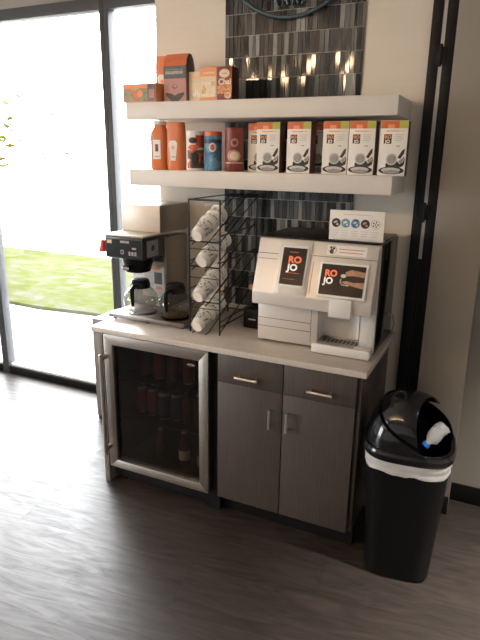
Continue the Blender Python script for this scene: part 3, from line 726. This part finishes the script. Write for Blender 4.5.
# landscape screen
b = MB(); sbox(b, .303, .516, .012, .165, .0004, .013, 'white_pl', .0055); sp2 = b.build('screen_bezel', mc)
b = MB(); sbox(b, .314, .505, .022, .154, .0131, .0142, 'screen'); b.text('RO', .038, .358, .103, 'ink_or', SF, .0150); b.text('JO', .038, .350, .070, 'ink_wh', SF, .0150)
b.poly([(.42, .125), (.445, .137), (.505, .130), (.505, .108), (.455, .112), (.425, .108)], 'skin_pic', SF, .0150)
b.poly([(.405, .082), (.43, .072), (.505, .060), (.505, .088), (.46, .083), (.43, .088)], 'skin_pic', SF, .0150)
b.disc(.413, .108, .012, 'lgrey_ink', SF, .0152, ry=.008); b.tube([(.405, .095, .0152), (.402, .08, .0152), (.412, .070, .0152), (.44, .068, .0152)], .0016, 'lgrey_ink', 6, SF)
b.build('screen', sp2)
# sticker under the sign
b = MB(); b.rect(.322, .494, .197, .240, 'paper', SF, .0006); b.disc(.345, .219, .018, 'dark_ink', SF, .0010); b.disc(.345, .219, .0165, 'paper', SF, .0013); b.disc(.342, .212, .009, 'dark_ink', SF, .0016, ry=.011); b.disc(.350, .226, .006, 'dark_ink', SF, .0016); b.disc(.338, .228, .005, 'dark_ink', SF, .0016)
b.rect(.372, .485, .223, .226, 'red_ink', SF, .001); b.rect(.376, .478, .209, .212, 'red_ink', SF, .001); b.build('sticker', mc)
# spout and drip tray
b = MB(); b.prism([(ly(-.538), .270), (ly(-.538), .190), (ly(-.528), .183), (ly(-.4505), .183), (ly(-.4505), .2150), (ly(-.505), .2145), (ly(-.505), .270)], lx(1.222), lx(1.318), 'mach_l', 'x', bev=.003)
b.build('spout', mc)
b = MB(); b.box(lx(1.142), lx(1.404), ly(-.505), ly(-.4505), .004, .046, 'mach_l', .006); b.box(lx(1.152), lx(1.334), ly(-.4504), ly(-.3465), .004, .038, 'mach_l', .002); tray = b.build('drip_tray', mc)
b = MB(); b.box(lx(1.160), lx(1.330), ly(-.495), ly(-.452), .0462, .0475, 'grey_ink'); b.box(lx(1.160), lx(1.330), ly(-.450), ly(-.375), .0382, .040, 'black_plastic')
for k in range(9): b.box(lx(1.165)+k*.0185, lx(1.170)+k*.0185, ly(-.450), ly(-.375), .0402, .0425, 'grey_ink')
b.build('tray_grid', tray)
for x in (.88, 1.37):
    for y in (-.41, -.09): MB().lathe([(.012, 0), (.012, .0115)], 'black_plastic', 10, Matrix.Translation((lx(x), ly(y), 0))).build('foot', mc)
b = MB(); b.tube([(lx(1.4045), ly(-.15), .13), (lx(1.425), ly(-.13), .12), (lx(1.432), ly(-.11), .07), (lx(1.42), ly(-.07), .03), (lx(1.415), ly(-.04), .008), (lx(1.40), ly(-.02), .008)], .0045, 'outlet', 8); b.build('power_cord', mc)
# instruction sign
sg = thing('instruction_sign', 'white instruction card with five round pictures standing on the coffee machine', 'sign', (1.285, -.395, 1.4155), 0.0)
b = MB(); b.box(-.121, .116, -.003, .003, 0, .128, 'paper', .001); b.box(-.121, .116, .003, .05, 0, .003, 'paper'); b.build('card', sg)
b = MB(); T = FR(0, -.0031, 0)
for u, m1, m2 in ((-.091, 'dark_ink', 'lgrey_ink'), (-.049, 'blue', 'paper'), (-.006, 'blue', 'lgrey_ink'), (.036, 'dark_ink', 'mauve'), (.080, 'paper', 'dark_ink')):
    b.disc(u, .074, .0195, 'grey_ink' if m1 == 'paper' else m1, T, .0004)
    b.disc(u, .074, .0175, m1, T, .0006)
    if m1 == 'paper':
        for k in range(5): b.disc(u+.010*math.cos(k*2*PI/5), .074+.010*math.sin(k*2*PI/5), .0035, m2, T, .0009)
        b.disc(u, .074, .003, m2, T, .0009)
    else: b.disc(u-.003, .077, .009, m2, T, .0009, ry=.005, rot=.4); b.disc(u+.006, .067, .005, m2, T, .0009)
for u in (-.091, -.049, -.006, .036, .080):
    for k in range(3): b.rect(u-.016, u+.014-.004*k, .040-k*.010, .0425-k*.010, 'lgrey_ink', T, .0004)
b.rect(-.06, .06, .110, .113, 'lgrey_ink', T, .0004)
b.build('printed_picture', sg)

# black grinder and thermos seen behind the rack
gd = thing('coffee_grinder', 'small black grinder with wooden knob between cup rack and coffee machine', 'grinder', (.765, -.20, .914))
b = MB(); b.box(-.06, .06, -.09, .09, 0, .10, 'black_plastic', .006); b.box(-.05, .055, -.02, .08, .10, .26, 'black_plastic', .012); b.rect(-.03, .01, .045, .052, 'lgrey_ink', FR(0, -.0902, 0)); b.build('body', gd)
MB().lathe([(.030, .2605), (.045, .30), (.045, .345), (.02, .352)], 'gloss_black', 20, Matrix.Translation((0, .03, 0))).build('hopper', gd)
b = MB(); b.tube([(-.02, -.022, .215), (-.02, -.055, .215)], .006, 'nickel', 8); b.tube([(-.02, -.055, .215), (-.02, -.085, .215)], [.012, .015], 'knob_wood', 12); b.build('knob', gd)
th = thing('black_canister', 'dark canister standing behind the cup rack against the mosaic', 'canister', (.60, .0-.03-.045+.03, .914))
th.location = (.735, -.052, .914)
MB().lathe([(.030, 0), (.032, .004), (.032, .19), (.026, .205)], 'black_plastic', 20).build('body', th)
MB().lathe([(.022, .2055), (.024, .21), (.024, .24), (.018, .246)], 'gloss_black', 18).build('lid', th)
# ================================================================ SHELF GOODS
Z2, Z1 = 1.6880, 2.0120
# --- lower shelf
def bottle(loc, label, wide, tall, pouch):
    o = thing('syrup_jug' if not pouch else 'syrup_pouch', label, 'bottle', loc)
    hw = wide/2
    if not pouch:
        b = MB(); b.lathe([(hw*.90, 0), (hw, .006), (hw, tall*.70), (hw*.94, tall*.78), (hw*.62, tall*.875), (hw*.60, tall*.93)], 'orange', 32, sy=.72, exp=4); b.build('body', o)
        b = MB(); b.lathe([(hw*.70, tall*.93), (hw*.72, tall*.94), (hw*.72, tall*.985), (hw*.66, tall)], 'white_pl', 20); b.build('cap', o)
    else:
        b = MB(); b.lathe([(hw*.94, 0), (hw*.98, .006), (hw, tall*.4), (hw*.98, tall*.80), (hw*.93, tall*.94), (hw*.90, tall)], 'orange', 32, sy=.66, exp=4); b.build('body', o)
    b = MB(); yf = -hw*(.72 if not pouch else .66)-.0006; T = FR(0, yf, 0)
    if not pouch:
        b.rect(-hw*.45, hw*.5, tall*.22, tall*.62, 'paper', T); b.rect(-hw*.18, hw*.22, tall*.38, tall*.53, 'maroon', T, .001); b.rect(-.014, .016, tall*.27, tall*.285, 'grey_ink', T, .001)
    else:
        b.poly([(-hw*.34, tall*.20), (hw*.28, tall*.20), (hw*.46, tall*.46), (hw*.52, tall*.56), (hw*.3, tall*.62), (-hw*.35, tall*.62), (-hw*.56, tall*.55), (-hw*.48, tall*.44)], 'paper', T); b.disc(0, tall*.47, hw*.2, 'orange_l', T, .0012); b.rect(-.012, .012, tall*.27, tall*.285, 'grey_ink', T, .001)
    b.build('printed_label', o)
    return o
bottle((.200, -.245, Z2), 'orange jug with white cap and dark picture on its label, lower shelf left end', .094, .236, False)
bottle((.297, -.245, Z2), 'orange capless pouch with tapered white label, right of the white-capped jug', .094, .231, True)
def canister(name, loc, label, r, h, body, lid, deco):
    o = thing(name, label, 'canister', loc)
    b = MB(); b.lathe([(r*.96, 0), (r, .004), (r, h-.022)], body, 32); deco(b, r, h); b.build('body', o)
    MB().lathe([(r*1.02, h-.0218), (r*1.03, h-.018), (r*1.03, h-.002), (r*.98, h)], lid, 32).build('lid', o)
    return o
F0 = -PI/2+.40   # the angle that faces the room
def deco_white(b, r, h):
    b.patch(r+.0005, F0-.9, F0+1.3, h*.06, h*.52, 'cocoa'); b.patch(r+.0006, F0+.15, F0+1.4, h*.58, h*.90, 'red_ink'); b.wdisc(r+.001, F0-.15, h*.76, .024, .014, 'dark_ink'); b.wdisc(r+.001, F0-.1, h*.58, .030, .013, 'orange_d'); b.wdisc(r+.0013, F0+.1, h*.30, .020, .034, 'dark_ink')
canister('cocoa_canister', (.401, -.235, Z2), 'white cocoa canister with red and brown print, left of the blue can', .045, .190, 'carton', 'white_pl', deco_white)
def deco_blue(b, r, h):
    b.patch(r+.0005, F0-1.6, F0+1.6, h*.70, h*.80, 'navy', n=16); b.wdisc(r+.0008, F0, h*.60, .019, .022, 'carton'); b.wdisc(r+.0012, F0, h*.60, .011, .014, 'orange_d')
canister('creamer_canister', (.5025, -.235, Z2), 'blue creamer canister with orange red lid on the lower shelf', .0425, .186, 'blue', 'orange_d', deco_blue)
canister('sweetener_canister', (.574, -.120, Z2), 'pale canister mostly hidden between the blue and maroon cans', .026, .148, 'cream', 'white_pl', lambda b, r, h: b.patch(r+.0005, F0-.8, F0+.8, h*.3, h*.6, 'lgrey_ink'))
def deco_maroon(b, r, h):
    b.wdisc(r+.0006, F0, h*.36, .036, .028, 'mauve'); b.wdisc(r+.0009, F0+.05, h*.36, .024, .020, 'cream'); b.wdisc(r+.0008, F0+.05, h*.66, .020, .020, 'mauve'); b.wdisc(r+.0011, F0+.05, h*.66, .012, .010, 'maroon'); b.patch(r+.001, F0-1.2, F0+1.2, h*.19, h*.21, 'cream')
canister('chocolate_canister', (.6195, -.235, Z2), 'maroon canister with round cream pictures left of the white cartons', .0465, .203, 'maroon', 'maroon', deco_maroon)
def coffee_carton():
    o = thing('coffee_carton', '', 'carton', (0, 0, 0))
    wd, hh, dd = .114, .224, .075; b = MB()
    b.box(-wd/2, wd/2, 0, dd, 0, hh, 'carton', .0015)
    for f in b.bm.faces:
        if f.normal.x > .7: f.material_index = b.mi('brown_side')
    T = FR(0, -.0002, 0)
    b.rect(-wd/2+.001, .020, hh*.862, hh-.001, 'orange_d', T, .0002); b.rect(-wd/2+.03, .0, hh*.862, hh*.93, 'orange_l', T, .0004); b.rect(.020, wd/2-.001, hh*.862, hh-.001, 'green_y', T, .0002)
    b.rect(-.032, .020, hh*.805, hh*.822, 'orange_l', T, .0004); b.rect(.020, .042, hh*.808, hh*.820, 'yellow', T, .0004)
    b.rect(-.040, -.008, hh*.585, hh*.755, 'dark_ink', T, .0006); b.text('RO', .018, -.024, hh*.68, 'orange_l', T, .0010); b.text('JO', .018, -.024, hh*.60, 'carton', T, .0010)
    for k in range(4): b.rect(.004, .040-.006*(k % 2), hh*(.74-.035*k), hh*(.752-.035*k), 'lgrey_ink', T, .0006)
    b.rect(.012, .028, hh*.535, hh*.550, 'grey_ink', T, .0006)
    b.disc(.004, hh*.19, .030, 'dark_ink', T, .0004, ry=.022); b.poly([(.022, .075), (.040, .105), (.050, .112), (.048, .092), (.034, .070)], 'dark_ink', T, .0006); b.poly([(.026, .045), (.046, .058), (.054, .070), (.050, .044), (.034, .034)], 'dark_ink', T, .0006); b.poly([(.026, .06), (.050, .080), (.053, .066), (.036, .052)], 'grey_ink', T, .0007)
    b.disc(-.002, .068, .024, 'lgrey_ink', T, .0010, n=28); b.disc(-.002, .068, .0185, 'grey_ink', T, .0012, n=28)
    b.disc(0, .022, .053, 'dark_ink', T, .0008, ry=.016); b.disc(-.002, .024, .040, 'lgrey_ink', T, .0011, ry=.010); b.disc(0, .016, .034, 'grey_ink', T, .0014, ry=.008)
    b.build('box', o)
    return o
cc = coffee_carton(); G = 'white coffee cartons on the lower shelf'
spots = [(.7365, -.208, 0.0, 'white coffee carton next to the maroon canister, partly overlapped'),
         (.818, -.288, .02, 'white coffee carton overlapping the carton beside the maroon canister'),
         (.966, -.285, -.02, 'white coffee carton with gaps on both sides, left of the shaded set-back carton'),
         (1.024, -.165, 0.0, 'white coffee carton pushed back into shade between two front cartons'),
         (1.137, -.285, .03, 'third white coffee carton from the right end of the lower shelf'),
         (1.2535, -.285, .02, 'white coffee carton second from the right end of the lower shelf'),
         (1.3875, -.285, .06, 'white coffee carton at the right end of the lower shelf')]
for i, (x, y, rz, lb) in enumerate(spots):
    if i == 0: cc.location = (x, y, Z2); cc.rotation_euler = (0, 0, rz); cc['label'] = lb; cc['group'] = G
    else: dup(cc, (x, y, Z2), lb, rz, G)
# --- upper shelf
o = thing('tea_box', 'low wide orange and green fruit tea box at the upper shelf left end', 'box', (.125, -.30, Z1), -.03)
b = MB(); b.box(-.108, .095, 0, .085, 0, .088, 'orange_l', .0015); T = FR(0, -.0002, 0)
b.rect(-.105, .045, .004, .066, 'fruit', T, .0003); b.rect(.045, .093, .004, .086, 'dusk', T, .0003); b.rect(.052, .086, .02, .060, 'mauve', T, .0006); b.rect(-.105, .045, .066, .086, 'orange_l', T, .0004); b.disc(-.022, .035, .024, 'orange_d', T, .0006, ry=.020); b.disc(-.002, .042, .017, 'orange_l', T, .0008); b.poly([(-.055, .058), (-.01, .060), (.0, .066), (-.05, .066)], 'green_y', T, .0009)
b.build('carton', o)
bt2 = bottle((.190, -.165, Z1), 'orange pouch half hidden behind the low tea box on the upper shelf', .098, .225, True)
o = thing('coffee_bag', 'tall mauve coffee bag with orange top and slate band on the upper shelf', 'bag', (.305, -.262, Z1))
b = MB(); hw = .066
b.prism([(-.0, .0), (.0, .165), (.012, .200), (.030, .222), (.052, .222), (.07, .200), (.08, .165), (.08, 0)], -hw, hw, 'dusk', 'x', bev=.003)
T = FR(0, -.0004, 0)
b.rect(-hw+.002, hw-.002, .002, .108, 'mauve', T); b.rect(-hw+.002, hw-.002, .108, .163, 'slate', T); b.rect(-hw+.012, hw-.02, .128, .142, 'grey_ink', T, .001)
b.rect(-hw+.012, hw-.024, .148, .150, 'grey_ink', T, .001)
for sgn, y0, z0, y1, z1 in ((0, .0, .165, .012, .200), (0, .012, .200, .030, .222)):
    b.add([(-hw+.002, y0-.0012, z0+.0006), (hw-.002, y0-.0012, z0+.0006), (hw-.004, y1-.0012, z1+.0006), (-hw+.004, y1-.0012, z1+.0006)], [(0, 1, 2, 3)], 'orange_d')
b.poly([(-.05, .045), (-.02, .040), (0, .030), (.02, .040), (.050, .045), (.055, .036), (.022, .004), (-.022, .004), (-.055, .036)], 'dark_ink', T, .001)
b.disc(.0, .072, .016, 'dusk', T, .001, ry=.011); b.disc(.002, .074, .010, 'mauve', T, .0014, ry=.007)
b.build('bag', o)
o = thing('tea_box', 'cream tea box with white flowers beside the mauve coffee bag', 'box', (.415, -.240, Z1))
b = MB(); b.box(-.045, .0425, 0, .07, 0, .138, 'cream', .0015); T = FR(0, -.0002, 0)
for u, v in ((-.012, .035), (.012, .030), (.0, .048)): 
    for k in range(5): b.disc(u+.006*math.cos(k*1.257), v+.006*math.sin(k*1.257), .0045, 'carton', T, .0006+.0001*k)
    b.disc(u, v, .003, 'yellow', T, .0014)
b.rect(-.03, .03, .090, .094, 'lgrey_ink', T, .0004); b.rect(-.02, .03, .110, .113, 'orange_l', T, .0004)
b.build('carton', o)
o = thing('tea_box', 'cream flower tea box with orange top band, touching the russet box', 'box', (.496, -.272, Z1))
b = MB(); b.box(-.046, .0445, 0, .07, 0, .149, 'cream', .0015); T = FR(0, -.0002, 0)
b.rect(-.045, .0435, .108, .148, 'orange_l', T, .0003); b.rect(-.045, .0435, .086, .108, 'cream', T, .0003); b.rect(-.03, .034, .120, .127, 'cream', T, .0006); b.rect(-.038, .038, .022, .086, 'flowers', T, .0004); b.rect(-.045, .0435, .002, .016, 'orange_l', T, .0003)
b.build('carton', o)
o = thing('chai_tea_box', 'dark russet chai tea box with cream oval emblem on the upper shelf', 'box', (.583, -.275, Z1))
b = MB(); b.box(-.040, .040, 0, .075, 0, .148, 'chai_br', .0015); T = FR(0, -.0002, 0)
for f in b.bm.faces:
    if f.normal.x > .7: f.material_index = b.mi('chai_dark')
b.disc(.0, .118, .027, 'cream', T, .0004, ry=.019); b.rect(-.014, .014, .116, .120, 'grey_ink', T, .0008); b.text('Chai', .036, .002, .070, 'cream', T, .0010); b.rect(-.038, .038, .030, .066, 'spice', T, .0004); b.disc(.018, .022, .018, 'cream', T, .0006, ry=.014); b.disc(.016, .024, .012, 'spice', T, .0009, ry=.009)
b.build('carton', o)

# ================================================================ WALL SIGN, LAMPS, TREE
sg = thing('wall_sign', 'round teal ring sign mounted on the mosaic above the shelves', 'sign', (.806, -.030, 2.751))
b = MB(); b.tube([(.355*math.cos(2*PI*k/72), 0, .355*math.sin(2*PI*k/72)) for k in range(72)], .0095, 'teal', 10, closed=True); b.build('ring', sg)
b = MB()
for k in range(3): b.tube([(-.06+.05*k, 0, -.300), (-.075+.05*k, 0, -.270), (-.050+.05*k, 0, -.262), (-.035+.05*k, 0, -.285), (-.042+.05*k, 0, -.305)], .0075, 'teal', 8)
b.tube([(-.2, 0, -.25), (-.08, 0, -.245), (.1, 0, -.25), (.2, 0, -.22)], .0075, 'teal', 8); b.build('lettering', sg)
for a in (PI/4, 3*PI/4, 5.2, 4.2):
    MB().tube([(.355*math.cos(a), 0, .355*math.sin(a)), (.355*math.cos(a), .026, .355*math.sin(a))], .004, 'teal', 8).build('standoff', sg)
lm0 = None
for i in range(7):
    loc = (-1.75+i*.36, -3.6, CEIL)
    lb = 'warm globe pendant lamp hanging behind the viewer, %s of the row' % ['first', 'second', 'third', 'fourth', 'fifth', 'sixth', 'seventh'][i]
    if lm0 is None:
        lm0 = thing('pendant_lamp', lb, 'lamp', loc, 0, 'pendant lamps')
        MB().lathe([(.05, -.02), (.05, -.0005)], 'black_trim', 16).build('canopy', lm0)
        MB().tube([(0, 0, -.02), (0, 0, -.26)], .004, 'black_trim', 6).build('cord', lm0)
        MB().lathe([(.022, -.31), (.03, -.30), (.03, -.26)], 'black_trim', 14).build('socket', lm0)
        MB().lathe([(.0, -.42)]+[(.055*math.sin(PI*k/10), -.365-.055*math.cos(PI*k/10)) for k in range(1, 10)]+[(.0, -.31)], 'lamp', 16).build('globe', lm0)
    else: dup(lm0, loc, lb, group='pendant lamps')
for q, (x, y, lb) in enumerate(((3.05, -1.0, 'recessed ceiling downlight nearest the taupe wall'), (3.05, -3.0, 'recessed ceiling downlight behind the viewer on the right'))):
    dl = thing('recessed_downlight', lb, 'lamp', (x, y, CEIL))
    MB().lathe([(.055, -.003), (.085, -.006), (.090, -.0005), (.055, -.0005)], 'white_pl', 28, caps=False).build('trim_ring', dl)
    MB().lathe([(.0, -.002), (.054, -.002)], 'lamp_lens', 28, caps=False).build('lens', dl)
    l = bpy.data.lights.new('downlight_beam', 'SPOT'); l.energy = DOWN; l.color = (1.0, 0.91, 0.82); l.spot_size = math.radians(76); l.spot_blend = 0.9; l.shadow_soft_size = 0.05
    lo = bpy.data.objects.new('downlight_beam', l); COL.objects.link(lo); lo.parent = dl; lo.location = (0, 0, -.02)
tr = thing('young_tree', 'young pale leafed tree beyond the lawn outside the window', 'tree', (-10.2, 9.0, -.13))
b = MB(); b.tube([(0, 0, 0), (.05, 0, 1.2), (0, .1, 2.2), (.1, .1, 3.2)], [.07, .06, .045, .02], 'bark', 8)
for a in range(6): b.tube([(.02, .05, 1.7+.2*a), (.6*math.cos(a*2.1), .6*math.sin(a*2.1), 2.3+.2*a)], [.02, .008], 'bark', 6)
b.build('trunk', tr)
b = MB()
for k in range(150):
    a, r, z = rnd.uniform(0, 2*PI), 1.1*math.sqrt(rnd.random()), rnd.uniform(1.5, 3.4)
    T = Matrix.Translation((r*math.cos(a), r*math.sin(a), z)) @ Matrix.Rotation(rnd.uniform(0, 6), 4, 'Z') @ Matrix.Rotation(rnd.uniform(-1, 1), 4, 'X')
    b.add([(-.16, 0, 0), (0, -.09, .02), (.18, 0, 0), (0, .09, .02)], [(0, 1, 2, 3)], 'leaf', T)
b.build('foliage', tr)
